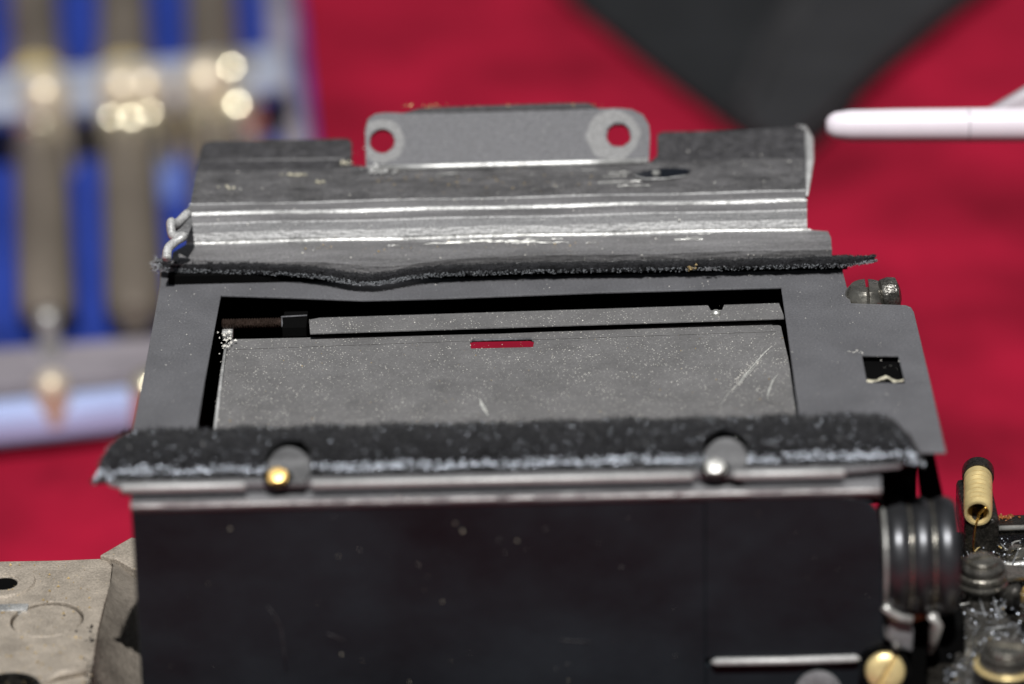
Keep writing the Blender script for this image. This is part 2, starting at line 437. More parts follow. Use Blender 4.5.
# ------------------------------------------------ works at the right
mq = [onz(px, py, ZC) for px, py in ((930, 532), (1140, 524), (1180, 800), (925, 800))]
bpart(prism('works_plate', mq, UP, 1.0, 'oily', body, bevel=.02))
b0, b1 = onz(1001, 532, ZC + .1), onz(1130, 524, ZC + .1)
bpart(prism('steel_bar', [onz(999, 527, ZC + .14), onz(1140, 522, ZC + .14), onz(1140, 511, ZC + .14), onz(990, 516, ZC + .14)], UP, .06, ['oily'], body, bevel=.008))
bpart(tube('bar_edge', [onz(998, 528.5, ZC + .13), onz(1140, 523.5, ZC + .13)], .018, 'steel', body))
bpart(chips('residue', [onz(random.gauss(1003, 6), random.gauss(518, 1.3), ZC + .141) for _ in range(40)], .006, .022, 'rust', body, 1.5))
# threaded brass tube lying along the view, on a dark post
fz = onz(978, 513.5, -1.0)
fx, fy = fz.x, fz.y
rt = .088
prof = [(rt * .72, .3), (rt * .72, .012), (rt * .8, 0), (rt * .96, 0), (rt, .014)]
idx = [0] * 4
L_ = .46; nth = 8
for k in range(nth):
    h = .03 + L_ * k / nth
    prof += [(rt * .9, h), (rt * 1.03, h + .5 * L_ / nth)]; idx += [1, 0]
prof += [(rt, .03 + L_ + .005)]; idx += [0]
bpart(lathe('threaded_brass_tube', prof, (fx, fy, -1.0), (.10, 1, .02), ['brassdull', 'brassoft'], body, 36, close=False, idx=idx))
bpart(lathe('tube_bore', [(rt * .71, .3), (.01, .3)], (fx, fy, -1.0), (.10, 1, .02), 'brass', body, 24, close=False))
bpart(lathe('tube_cap', [(.02, .47), (rt * 1.12, .47), (rt * 1.16, .5), (rt * 1.16, .57), (rt * .9, .6), (.02, .6)], (fx, fy, -1.0), (.10, 1, .02), 'oily', body, 28, close=False))
bpart(tube('tube_wire', [(fx + .05, fy - .01, -.955), (fx + .01, fy + .02, -1.01), (fx - .02, fy - .03, -1.08), (fx - .03, fy - .06, -1.2), (fx - .015, fy - .1, -1.3)], .012, 'brass', body, rads=[.010, .009, .006, .005, .004]))
bpart(box('tube_post', (fx - .08, fy + .02, ZC), (fx + .14, fy + .6, -1.05), 'oily', body, .03))
def post(px, py, r, hh, name='works_post'):
    c = onz(px, py, ZC)
    return bpart(lathe(name, [(r * 1.15, 0), (r * 1.15, hh * .06), (r * .8, hh * .08), (r * .78, hh * .5), (r * 1.0, hh * .52), (r * 1.05, hh * .58), (r * 1.0, hh * .64), (r * .9, hh * .66), (r * 1.0, hh * .7), (r, hh * .78), (r * .88, hh * .8), (r * .9, hh * .95), (r * .7, hh), (.01, hh)], c, (0, 0, 1), ['oilygrey', 'screwsteel'], body, 36, idx=[0, 0, 0, 0, 0, 1, 0, 0, 1, 0, 0, 0, 0]))
for k, (rr_, hz_) in enumerate(((.145, .165), (.13, .2), (.14, .235))):
    cc = onz(981, 606, ZC); bpart(tube('washer_ring', [cc + Vector((rr_ * math.cos(a * .2618), rr_ * math.sin(a * .2618), hz_)) for a in range(25)], .009, 'brassoft' if k == 0 else 'screwsteel', body, 8))
cc = onz(1006, 690, ZC); bpart(tube('washer_ring', [cc + Vector((.18 * math.cos(a * .2618), .18 * math.sin(a * .2618), .17)) for a in range(25)], .014, 'brassdull', body, 8))
post(981, 606, .155, .3); post(1006, 690, .17, .26); post(1048, 640, .16, .3)
c = onz(981, 606, ZC); bpart(slotted('post_screw', c + UP * .3, (0, 0, 1), .1, .035, 'screwsteel', body, (1, .4, 0)))
c = onz(1006, 690, ZC); bpart(slotted('post_screw', c + UP * .26, (0, 0, 1), .12, .04, 'screwsteel', body, (1, -.3, 0)))
for (qx, qy, qr, qm) in ((962, 580, .06, 'steel'), (1016, 560, .07, 'screwsteel'), (968, 650, .075, 'screwsteel'), (1030, 600, .06, 'brassoft'), (948, 628, .05, 'steel'), (990, 548, .05, 'brassoft')):
    cc = onz(qx, qy, ZC); bpart(slotted('works_screw', cc, (random.uniform(-.2, .2), -.1, 1), qr, .09, qm, body, (random.uniform(-1, 1), 1, 0), .6, .14, .6))
aa = [onz(1000 + 26 * math.cos(t) * (1.5 if math.cos(t) > 0 else 1), 571 + 7 * math.sin(t), ZC + .12) for t in [k * .349 for k in range(18)]]
bpart(prism('flat_arm', aa, UP, .03, 'screwsteel', body, [circle(onz(992, 571, ZC + .12), (1, 0, 0), (0, 1, 0), .05, 14)], bevel=.006))
bpart(prism('lever_plate', [onz(px, py, ZC + .05) for px, py in ((965, 618), (1000, 612), (1018, 625), (1022, 700), (1000, 740), (958, 740), (955, 660))], UP, .04, 'oilygrey', body, bevel=.012))
bpart(tube('upright_lever', [onz(1013, 606, ZC), onz(1012, 600, ZC + .1), onz(1013, 592, ZC + .18), onz(1018, 588, ZC + .22)], .05, 'oilygrey', body, 12, rads=[.055, .055, .05, .03]))
bpart(tube('cross_link', [onz(985, 560, ZC + .02), onz(1010, 566, ZC + .04), onz(1060, 560, ZC + .03)], .025, 'steel', body))
bpart(tube('hair_spring', [onz(955 + 45 * t + 3 * math.sin(t * 9), 548 + 20 * math.sin(t * 5.5) * (1 - t), ZC + .05 + .03 * math.sin(t * 12)) for t in [k / 30 for k in range(31)]], .006, 'brassdull', body, 5))
for (x0, y0, rr) in ((1003, 634, 13), (962, 600, 9), (1020, 545, 8)):
    bpart(tube('wire_loop', [onz(x0 + rr * math.cos(a / 10), y0 + rr * .5 * math.sin(a / 10), ZC + .07) for a in range(0, 52, 4)], .007, 'steel', body, 5))
pts = [onz(random.uniform(945, 1045), random.uniform(545, 700), ZC + random.uniform(.0, .06)) for _ in range(650)]
bpart(chips('swarf', pts[:380], .005, .022, 'oilygrey', body, 2.2, 1.6))
bpart(facets('oil_glint', [onz(random.uniform(945, 1040), random.uniform(535, 690), ZC + random.uniform(.01, .08)) for _ in range(800)], .0042, 'facet', body, .3))  # added facets that sparkle over the works
bpart(chips('metal_flakes', pts[380:520], .006, .02, 'steel', body, 2, 1.4))
bpart(chips('brass_flakes', pts[520:590], .004, .016, 'gold', body, 2.5, 1.3))
pts = [onz(random.uniform(945, 1045), random.uniform(548, 640), ZC + random.uniform(0, .05)) for _ in range(90)]
bpart(hairs('lint', pts, [(random.gauss(0, 1), random.gauss(0, 1), .5) for _ in pts], .06, .2, .004, 'feltgrey', body, .6))
pts = [onz(random.gauss(92, 5), random.uniform(625, 690), ZC + .0) for _ in range(70)]
bpart(chips('edge_grime', pts, .004, .018, 'oily', body, 1.6))
pts = [onz(random.uniform(-20, 95), random.uniform(565, 684), ZC + .002) for _ in range(160)]
bpart(chips('cast_dust', pts, .003, .014, 'gold', body, 3))

# ================================================================== mirror box
box_e = empty('mirror_box', (0, 0, ZC), 'grey and black mirror box with felt light seals and a drilled rear bracket', 'mirror box')
mi = Matrix.Translation((0, 0, -ZC))
def part(o, p=None):
    o.matrix_parent_inverse = mi if p is None else p.matrix_parent_inverse.copy()
    if p is not None: o.matrix_parent_inverse = Matrix.Identity(4)
    return o
X = box_e

# -- top frame with its opening and the tab at the right
def oz(*pl, z=0.): return [onz(px, py, z) for px, py in pl]
frame_out = oz((161, 262), (160, 285), (146, 362), (127, 455), (300, 452), (700, 446), (919, 452), (946, 452), (930, 380), (914, 312), (911, 307), (906, 305), (851, 303), (843, 272), (842, 255))
opening = oz((221, 295), (300, 297.5), (362, 300), (440, 298), (600, 292), (781, 287), (790, 350), (803, 446), (193, 452), (205, 380))
sq_hole = oz((862, 355), (898, 355.5), (905, 383), (867, 382))
fr = part(prism('frame_plate', frame_out, UP, .014, 'grey', X, [opening, sq_hole], bevel=.004))
torn = [onz(862 + 42 * t, 380 + 2.5 * math.sin(t * 9) + random.uniform(-1.2, 1.2), -.03) for t in [k / 14 for k in range(15)]]
part(tube('torn_edge', torn, .012, 'amber', X, 7, rads=[random.uniform(.004, .017) for _ in torn]))
part(chips('hole_nick', [onz(random.gauss(856, 4), random.gauss(352, 1), .002) for _ in range(10)], .004, .011, 'dust', X))
# -- housing walls round the opening (black inside)
yb = onz(500, 262, 0).y; yf = YP + .03
def wall(name, x0, y0, x1, y1, z0, z1): return part(box(name, (x0, y0, z0), (x1, y1, z1), 'black', X, .0))
fl = onz(165, 300, 0).x + .12; frr = onz(842, 300, 0).x - .12
wall('left_side_wall', fl, yf, fl + .08, yb, ZC, -.037)
wall('right_side_wall', frr - .0, yf, frr + .08, yb, ZC, -.037)
wall('rear_wall', fl + .08, yb - .08, frr, yb, -.5, -.037)
sl0, sl1 = onz(440, 344, -.14).x, onz(560, 344, -.14).x
wall('rear_wall', fl + .08, yb - .08, sl0, yb, ZC, -.5)
wall('rear_wall', sl1, yb - .08, frr, yb, ZC, -.5)
wall('front_wall', fl + .08, yf + .02, frr, yf + .1, ZC, -.06)
th = onz(905, 330, 0)
te_ = onz(880, 306, 0)
wall('tab_support', frr + .08, th.y - .9, onz(913, 368, 0).x, te_.y - .03, -.75, -.05)
# -- inside: grey plate with slot, crossbar, ribbed rod
zb = -.14
pl_out = [onz(227, 343, zb), onz(232, 339, zb), onz(500, 333, zb), onz(772, 322, zb), onz(781, 326, zb), onz(791, 370, zb), onz(806, 452, zb), onz(212, 458, zb), onz(218, 400, zb)]
slot = [onz(470, 341.5, zb), onz(474, 340.5, zb), onz(530, 339.5, zb), onz(534, 341, zb), onz(533, 347, zb), onz(471, 348.5, zb)]
sp = part(prism('screen_plate', pl_out, UP, .012, 'screen', X, [slot], bevel=.004))
part(prism('plate_rim', [onz(234, 339.6, zb + .006), onz(500, 333.6, zb + .006), onz(771, 322.6, zb + .006), onz(776, 331, zb + .006), onz(540, 339, zb + .006), onz(465, 340.5, zb + .006), onz(234, 349, zb + .006)], UP, .006, 'screen', X, bevel=.003), None)
part(tube('slot_lip', [onz(472, 340.6, zb + .01), onz(500, 339.6, zb + .012), onz(532, 339, zb + .01)], .009, 'tab', X, 6))
part(tube('plate_side_edge', [onz(226, 345, zb + .005), onz(221, 380, zb + .005), onz(214, 440, zb + .005)], .012, 'lip', X, 6))
part(chips('edge_glints', [onz(random.gauss(225 - (y - 340) * .1, 1.6), y, zb + .006) for y in [random.uniform(335, 425) for _ in range(60)]], .002, .007, 'dust', X))  # pale grains painted as glints along the plate edge
zr = -.078
cb = [onz(309, 319.5, zr), onz(320, 317.6, zr), onz(708, 305.2, zr), onz(711, 310.2, zr), onz(722, 309.8, zr), onz(724, 304.7, zr), onz(779, 303, zr), onz(785, 318, zr), onz(310, 333, zr)]
part(prism('crossbar', cb, UP, .012, 'screen', X, bevel=.003))
part(lathe('bar_pin', [(.03, 0), (.03, .02), (.018, .032), (.0, .034)], onz(716, 315, zr), (0, 0, 1), 'steel', X, 14))
rib = []
for k in range(46):
    t = k / 45; rib += [(.036 if k % 2 else .027, t * .38)]
a = onz(222, 324, zr)
part(lathe('ribbed_rod', rib, a, (1, 0, 0), 'brownrod', X, 14))
part(box('rod_bracket', tuple(onz(282, 329, zr) + Vector((0, 0, -.06))), tuple(onz(308, 315, zr) + Vector((0, .04, .012))), 'black', X, .006))
part(tube('bracket_edge', [onz(281, 317, zr + .02), onz(307, 315.5, zr + .02)], .006, 'grey', X, 6))
part(tube('bracket_edge', [onz(281.5, 317, zr + .02), onz(282.5, 327, zr)], .006, 'grey', X, 6))
gl = onz(228, 333, zb)
part(box('bright_clip', (gl.x - .035, gl.y - .06, zb - .02), (gl.x + .035, gl.y + .03, zb + .035), 'edge', X, .01))
part(chips('clip_glints', [onz(random.gauss(227, 4), random.gauss(338, 8), zb + .03) for _ in range(40)], .006, .018, 'dust', X))  # pale grains painted as glints round the clip
# scratches on the plate
def scratch(pl, wd, z=zb + .003):
    P = [onz(px, py, z) for px, py in pl]
    V, Fc = [], []
    for i, p in enumerate(P):
        t = (P[min(i + 1, len(P) - 1)] - P[max(0, i - 1)]); s = Vector((-t.y, t.x, 0)).normalized() * wd * random.uniform(.5, 1.1) * (1 if 0 < i < len(P) - 1 else .3)
        V += [p - s, p + s, p + UP * .002]
    for i in range(len(P) - 1):
        a = i * 3; Fc += [(a, a + 3, a + 5, a + 2), (a + 2, a + 5, a + 4, a + 1)]
    return part(raw('scratch', V, Fc, 'scratch', X))
scratch([(771, 347), (765, 352), (758, 360), (752, 367), (745, 375), (738, 384)], .008)
scratch([(762, 358), (752, 370), (741, 382), (729, 392), (718, 409)], .005)
scratch([(779, 373), (773, 380), (769, 390), (767, 399)], .006)
scratch([(758, 387), (757, 390), (759, 393)], .005)
scratch([(480, 399), (482, 405), (485, 410), (488, 416)], .012)
scratch([(478, 392), (481, 403)], .004)
part(chips('scrape_grains', [onz(733 + 25 * t + random.gauss(0, 2.6), 386 - 28 * t + random.gauss(0, 3), zb + .002) for t in [random.random() for _ in range(95)]], .002, .0075, 'dust', X, 2))
part(chips('screen_dust', quadpts(900, [onz(225, 343, zb + .002), onz(780, 326, zb + .002), onz(800, 420, zb + .002), onz(214, 428, zb + .002)]), .0013, .0062, 'dust', X, 3.6))
part(chips('screen_grains', quadpts(110, [onz(225, 343, zb + .002), onz(780, 326, zb + .002), onz(800, 420, zb + .002), onz(214, 428, zb + .002)]), .002, .007, 'gold', X, 3))
part(chips('bar_dust', quadpts(80, [onz(312, 320, zr + .002), onz(776, 304, zr + .002), onz(782, 317, zr + .002), onz(312, 332, zr + .002)]), .0015, .007, 'dust', X, 3))
part(chips('frame_dust', [onz(x, random.uniform(279, 293) - (x - 200) * .009, .002) for x in [random.uniform(165, 840) for _ in range(90)]]
           + [onz(random.uniform(790, 900), random.uniform(290, 430), .002) for _ in range(120)]
           + [onz(random.uniform(160, 200), random.uniform(290, 430), .002) for _ in range(45)], .0014, .006, 'dust', X, 3.5))

# -- black seal base and the wavy felt strip on it
zs = .085
yfb = onz(500, 270, .0).y
def xz(px, z, y=yfb): return xat(px, y, z)
sb0 = onz(505, 277, .002).y
part(box('seal_base', (xz(170, 0), sb0 + .0, .001), (xz(846, 0), sb0 + .10, .06), 'black', X, .0))
sc = [(157, 264), (168, 267.5), (200, 268.5), (250, 270), (300, 272.5), (330, 276), (352, 280), (375, 281), (395, 278), (420, 274), (455, 271.5), (500, 270), (560, 268.8), (640, 267.5), (720, 266), (800, 264), (850, 262.5), (868, 260.5), (875, 259)]
def smooth_path(pts, n):
    out = []
    for i in range(len(pts) - 1):
        p0, p1, p2, p3 = pts[max(i - 1, 0)], pts[i], pts[i + 1], pts[min(i + 2, len(pts) - 1)]
        for k in range(n):
            t = k / n
            out.append(tuple(.5 * (2 * b + (c - a) * t + (2 * a - 5 * b + 4 * c - d) * t * t + (3 * b - a - 3 * c + d) * t ** 3) for a, b, c, d in zip(p0, p1, p2, p3)))
    out.append(pts[-1]); return out
path = smooth_path(sc, 12)
V, Fc, tops, nrm, lows, lnrm = [], [], [], [], [], []
ring = 10
for i, (px, py) in enumerate(path):
    p = onz(px, py, zs)
    tp = min(1, (px - 155) / 8, (877 - px) / 30); tp = max(.25, tp)
    hy, hz = .056 * (.35 + .65 * tp), .027 * (.5 + .5 * tp)
    for k in range(ring):
        a = 2 * math.pi * k / ring
        ca, sa = math.cos(a), math.sin(a)
        q = Vector((p.x + random.gauss(0, .004), p.y + hy * .55 + hy * (abs(ca) ** .6) * (1 if ca > 0 else -1) * .75 + random.gauss(0, .006), p.z + hz * (abs(sa) ** .6) * (1 if sa > 0 else -1) + random.gauss(0, .004)))
        V.append(q)
    for _ in range(16):
        s_ = random.random()
        tops.append(Vector((p.x + random.uniform(-.015, .015), p.y + hy * .55 + hy * .75 * (s_ * 2 - 1), p.z + hz)))
        nrm.append((0, -.3, 1))
    for _ in range(12):
        lows.append(Vector((p.x + random.uniform(-.015, .015), p.y - hy * .19 + random.gauss(0, .004), p.z + random.uniform(-1., .1) * hz))); lnrm.append((0, -1, .25))
for i in range(len(path) - 1):
    for k in range(ring):
        a, b = i * ring + k, i * ring + (k + 1) % ring
        Fc.append((a, b, b + ring, a + ring))
Fc.append(tuple(range(ring))); Fc.append(tuple(range((len(path) - 1) * ring, len(path) * ring)))
fs = part(raw('felt_strip', V, Fc, 'felt', X, True))
part(hairs('strip_fibre', tops, nrm, .004, .010, .0024, 'feltblack', fs, .9), fs)
part(hairs('pale_fibre', lows, lnrm, .004, .011, .0032, 'feltgrey', fs, .8), fs)
endp = [ond(0, 0, 1)] * 0
e0 = onz(160, 266, zs)
part(hairs('frayed_end', [e0 + Vector((random.gauss(0, .025), random.gauss(.02, .03), random.gauss(0, .02))) for _ in range(110)], [(-1, 0, .2)] * 110, .02, .06, .003, 'feltgrey', fs, .9), fs)
g = onz(691, 267, zs); part(chips('strip_gold', [g + Vector((random.gauss(0, .02), random.gauss(-.02, .008), random.gauss(.0, .01))) for _ in range(14)], .006, .016, 'gold', fs), fs)
part(chips('strip_flake', [g + Vector((.12 + random.gauss(0, .03), -.03, random.gauss(-.01, .006))) for _ in range(10)], .01, .025, 'tab', fs), fs)

# -- rear bracket: stepped sheet, wings, drilled tab
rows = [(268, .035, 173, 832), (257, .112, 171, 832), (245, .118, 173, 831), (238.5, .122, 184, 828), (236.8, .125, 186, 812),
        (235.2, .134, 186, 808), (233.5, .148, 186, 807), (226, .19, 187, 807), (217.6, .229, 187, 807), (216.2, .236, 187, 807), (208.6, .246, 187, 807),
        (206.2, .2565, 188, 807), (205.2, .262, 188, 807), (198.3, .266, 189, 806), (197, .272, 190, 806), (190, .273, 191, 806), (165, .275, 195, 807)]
bands = [0, 0, 0, 2, 3, 3, 2, 1, 2, 0, 3, 2, 0, 2, 4, 4]  # bend bands take paler metal: wear plus painted light on the creases
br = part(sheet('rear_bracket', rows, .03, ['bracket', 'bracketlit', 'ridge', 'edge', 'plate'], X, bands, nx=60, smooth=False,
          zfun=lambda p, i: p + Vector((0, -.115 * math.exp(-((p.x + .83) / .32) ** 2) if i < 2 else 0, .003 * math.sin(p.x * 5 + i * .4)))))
# wings either side of the tab (they bend up a little)
yb0 = onz(500, 165.2, .275).y
def wing(pl, lip=None):
    P = []
    for (px, py) in pl:
        q = onz(px, py, .275)
        z = .275 + max(0, (q.y - yb0 - .10)) * .10
        P.append(onz(px, py, z))
    return P
base_l = [Vector((xat(195, yb0, .275), yb0 - .002, .275)), Vector((xat(368, yb0, .275), yb0 - .002, .275))]
wl = wing([(195, 171.5), (201, 148), (204, 142.5), (212, 140.5), (270, 140), (342, 138), (350, 139), (352, 143), (352, 165), (368, 166.5), (368, 168)])
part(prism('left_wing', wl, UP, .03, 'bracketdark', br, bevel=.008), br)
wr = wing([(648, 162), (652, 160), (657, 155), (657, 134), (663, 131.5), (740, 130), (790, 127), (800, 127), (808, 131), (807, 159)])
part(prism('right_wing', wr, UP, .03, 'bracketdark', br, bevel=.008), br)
lipv = [(797, 126), (804, 129), (809, 140), (810, 160), (807, 196)]
part(tube('folded_edge', [onz(px, py, .285) for px, py in lipv], .03, 'lip', br, 8, rads=[.01, .026, .034, .03, .01]), br)
# ripple line on the left wing
part(tube('wing_crease', [wing([(px, 161 - (px - 200) * .012)])[0] + UP * .0 for px in range(202, 350, 12)], .008, 'bracket', br, 6), br)
# drilled tab leaning back
p0 = Vector((0, yb0 - .004, .275)); te = math.radians(50)
tn = Vector((0, -math.sin(te), math.cos(te)))
def ot(px, py): return onplane(px, py, p0, tn)
tab_out = [ot(*q) for q in ((366, 168), (365, 130), (368, 119), (375, 114), (386, 112.5), (410, 113.5), (440, 113), (500, 111.5), (560, 110), (590, 109), (618, 108), (632, 109.5), (643, 115), (649, 125), (650, 135), (649, 162))]
tu = Vector((1, 0, 0)); tv = tn.cross(tu)
h1 = circle(ot(382, 141), tu, tv, .085, 20, .03); h2 = circle(ot(618.5, 135), tu, tv, .083, 20, .06)
tb = part(prism('mounting_tab', tab_out, tn, .055, 'tab', br, [h1, h2], bevel=.012), br)
for q, rr in (((382, 141), .155), ((616, 135), .18)):
    c0 = ot(*q) + tn * .0015
    out = circle(c0 + (Vector((0, 0, 0)) if q[0] < 500 else tu * -.02), tu, tv, rr, 26, .05); inn = circle(ot(382 if q[0] < 500 else 618.5, 141 if q[0] < 500 else 135) + tn * .0015, tu, tv, .092, 26, .04)
    if q[0] < 500: out = [p if (p - c0).dot(tu) > -.105 else p + tu * (-.1 - (p - c0).dot(tu)) for p in out]
    part(prism('scraped_ring', out, tn, .003, 'ring', br, [inn]), br)
back_edge = [ot(*q) - tn * .05 + tv * 0 for q in ((412, 112), (500, 109), (590, 106.5), (600, 107.5))]
V = []
tk = [(398, 113.5), (420, 109.5), (480, 107.5), (515, 106.5), (560, 105), (588, 104.5), (600, 108)]
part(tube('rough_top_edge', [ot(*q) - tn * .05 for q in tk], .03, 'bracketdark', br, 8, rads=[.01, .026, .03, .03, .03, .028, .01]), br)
part(chips('gold_crumbs', [ot(random.choice((514, 432, 405, 470, 575, 590)) + random.gauss(0, 6), 104.5 + random.gauss(0, 1.2)) - tn * .03 for _ in range(46)], .004, .016, 'gold', br), br)
part(tube('tab_bend', [onz(372, 168.5, .29), onz(440, 166.5, .292), onz(500, 165, .292), onz(580, 163, .292), onz(648, 161, .29)], .02, 'edge', br, 8), br)  # pale tube painting the light along the tab's bend
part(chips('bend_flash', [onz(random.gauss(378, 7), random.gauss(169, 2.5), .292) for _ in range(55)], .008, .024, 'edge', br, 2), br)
# dark lens-shaped sheet painting the shade of a cut in the right wing
cut = [onz(px, py, .281) for px, py in ((634, 175), (645, 170.5), (665, 168), (685, 168.5), (691, 171), (685, 175), (665, 178), (645, 178.5))]
part(prism('cut_shade', cut, UP, .004, 'bluehole', br), br)
part(tube('cut_rim', [onz(px, py, .283) for px, py in ((634, 175.5), (645, 179), (665, 178.7), (687, 175.5))], .006, 'lip', br, 6), br)
c = onz(656, 173.5, .285); part(lathe('cut_rivet', [(.03, 0), (.027, .014), (.0, .022)], c, (0, 0, 1), 'steel', br, 12), br)
part(chips('cream_flakes', [onz(random.uniform(278, 306), random.gauss(175, .5), .279) for _ in range(34)] + [onz(random.gauss(346, 3), random.gauss(163, 1), .284) for _ in range(14)] + [onz(random.gauss(320, 2.5), random.gauss(182, .8), .279) for _ in range(12)] + [onz(random.gauss(228, 3), random.gauss(187, 1), .279) for _ in range(6)], .006, .016, 'amber', br, 1.5), br)
def bz(py):
    for (a, za, *_), (b, zb_, *_) in zip(rows, rows[1:]):
        if b <= py <= a: return zb_ + (za - zb_) * (py - b) / (a - b)
    return .28
sp_pts = []
for _ in range(330):
    py = random.uniform(145, 262); px = random.uniform(196, 805); yy = py - (px - 500) * .02
    z = bz(py); sp_pts.append(onz(px, yy, z + .004))
part(chips('bracket_dust', sp_pts, .002, .010, 'dust', br, 3.5), br)
part(chips('bracket_grains', [onz(random.uniform(370, 600), random.gauss(181, 5), .277) for _ in range(60)] + [onz(random.uniform(300, 600), random.gauss(247, 4), .121) for _ in range(40)], .003, .011, 'gold', br, 3), br)
def mark(a, b, z, wd=.008, n=6):
    P = []
    for k in range(n):
        t = k / (n - 1); P.append(onz(a[0] + (b[0] - a[0]) * t, a[1] + (b[1] - a[1]) * t + random.gauss(0, .25), z))
    V, Fc = [], []
    for i, p in enumerate(P):
        s = Vector((0, wd * random.uniform(.4, 1.2), 0)); V += [p - s, p + s, p + UP * .0025]
    for i in range(n - 1):
        q = i * 3; Fc += [(q, q + 3, q + 5, q + 2), (q + 2, q + 5, q + 4, q + 1)]
    return V, Fc
V, Fc = [], []
for _ in range(26):                            # rubbed streaks along the bends
    cxx = random.choice((500, 480, 520, 540, 440, 600, 700)) + random.gauss(0, 25); cy = random.choice((240, 241.5, 243, 236.8)) + random.gauss(0, .8) - (cxx - 500) * .02
    l = random.uniform(4, 26)
    v, f = mark((cxx - l, cy), (cxx + l, cy - l * .04), .132 if cy < 238 else .125, .0024); o_ = len(V); V += v; Fc += [tuple(i + o_ for i in q) for q in f]
for _ in range(12):
    cxx = random.uniform(380, 640); cy = random.gauss(183, 6) - (cxx - 500) * .02; l = random.uniform(3, 16)
    v, f = mark((cxx - l, cy), (cxx + l, cy - l * .04), .278, .0018); o_ = len(V); V += v; Fc += [tuple(i + o_ for i in q) for q in f]
o = part(raw('rub_marks', V, Fc, 'scratch', br), br); o['kind'] = 'stuff'
# torn bright clip at the left end
bc = [ond(188, 213, 26.05), ond(176, 224, 25.95), ond(171, 222, 25.9), ond(173, 236, 25.85), ond(184, 236, 25.82), ond(175, 242, 25.8), ond(168, 249, 25.75), ond(167, 259, 25.7)]
part(tube('bent_clip', smooth_path([tuple(p) for p in bc], 5), .03, 'lip', X, 8, rads=None))
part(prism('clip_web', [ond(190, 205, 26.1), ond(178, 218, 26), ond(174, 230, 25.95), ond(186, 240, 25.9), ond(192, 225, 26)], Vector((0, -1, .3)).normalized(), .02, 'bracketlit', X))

# -- side screw heads peeping out behind the tab
ysn = onz(868, 303, 0).y + .14
sc0 = Vector((xat(867, ysn, -.05), ysn, -.05))
part(slotted('side_screw', sc0, (0, 0, 1), .15, .115, 'screwsteel', X, (0.02, 1, 0), .85, .07, .7))
nc = Vector((xat(889, ysn, -.05), ysn - .02, -.05))
part(lathe('side_nut', [(.05, -.07), (.105, -.05), (.115, 0), (.105, .05), (.05, .07)], nc + UP * .05, (1, .1, .1), 'oilygrey', X, 18))

# -- front flap: plate, lips, felt, screws
rows = [(428, .03, 140, 876), (470, .05, 112, 905), (474, .052, 108, 900), (478, .05, 120, 846), (481, .03, 121, 846), (484, .0, 121, 846)]
fp = part(sheet('flap_plate', rows, .02, ['grey', 'ledge'], X, [0, 1, 1, 1, 1], nx=4))
for (a, b) in ((121, 246), (311, 694), (733, 845)):
    part(tube('flap_lip', [ony(px, 480.5 - (px - 500) * .0215, YP - .012) for px in (a, a + 3, (a + b) / 2, b - 3, b)], .024, 'lip', fp, 10, rads=[.012, .024, .024, .024, .012]), fp)
prof0 = [(426, .02, 138, 876), (424, .06, 132, 881), (423, .10, 125, 886), (425, .13, 116, 894), (431, .148, 107, 903), (440, .152, 101, 912), (448, .146, 97, 918), (456, .13, 95, 921), (463, .105, 93, 923), (469, .08, 92, 924), (473, .05, 92, 924), (474.5, .02, 94, 921)]
prof = []
for a, b in zip(prof0, prof0[1:]):
    prof += [tuple(p + (q - p) * k / 4 for p, q in zip(a, b)) for k in range(4)]
prof.append(prof0[-1])
NX = 300
rowsP = []
def filletx(s): return s
for (pc, z, pl, pr) in prof:
    y = onz(500, pc, z).y; x0, x1 = xat(pl, y, z), xat(pr, y, z)
    rr = []
    for k in range(NX + 1):
        s = k / NX; e = min(s, 1 - s) * (x1 - x0); dz = 0
        if e < .06: dz = -(z - .02) * .6 * (1 - math.sqrt(max(0, 1 - (1 - e / .06) ** 2)))
        rr.append(Vector((x0 + (x1 - x0) * s, y, z + dz + .010 * (random.random() - .5) + .006 * math.sin(x0 + k * .21))))
    rowsP.append(rr)
SCREWS = [(279, 474.5), (716, 465.5)]
sw = [onz(px + 10, py - 3, .055) for px, py in SCREWS]
V = [p for r in rowsP for p in r]; Fc = []
def cutout(p):
    for c in sw:
        q = p - c; q.z = 0
        if (abs(q.x) < .125 and q.y < 0.02) or math.hypot(q.x / .125, q.y / .235) < 1: return True
    return False
for i in range(len(prof) - 1):
    for k in range(NX):
        a = i * (NX + 1) + k; f = (a, a + 1, a + NX + 2, a + NX + 1)
        if any(cutout(V[q]) for q in f): continue
        Fc.append(f)
ff = part(raw('felt_pad', V, Fc, 'felt', fp, True), fp)
if sum(p.normal.z for p in ff.data.polygons) < 0: ff.data.flip_normals()
so = ff.modifiers.new('thick', 'SOLIDIFY'); so.thickness = .03; so.offset = -1
ht, hn, hl, hln = [], [], [], []
while len(ht) < 5200:
    j = random.uniform(4, 33); i = int(j); k = random.randint(0, NX)
    p = rowsP[i][k].lerp(rowsP[i + 1][k], j - i)
    if not cutout(p): ht.append(p); hn.append((0, -.1, 1))
while len(hl) < 1500:
    j = random.gauss(35, 2.2); j = min(max(j, 28), 41.4); i = int(j); k = random.randint(0, NX)
    p = rowsP[i][k].lerp(rowsP[i + 1][k], j - i)
    if not cutout(p): hl.append(p); hln.append((0, -1, .5))
part(hairs('felt_fibre', ht, hn, .015, .04, .003, 'feltblack', ff, .8), ff)
part(hairs('felt_glint', hl, hln, .006, .016, .0042, 'feltgrey', ff, .7), ff)
gp = []
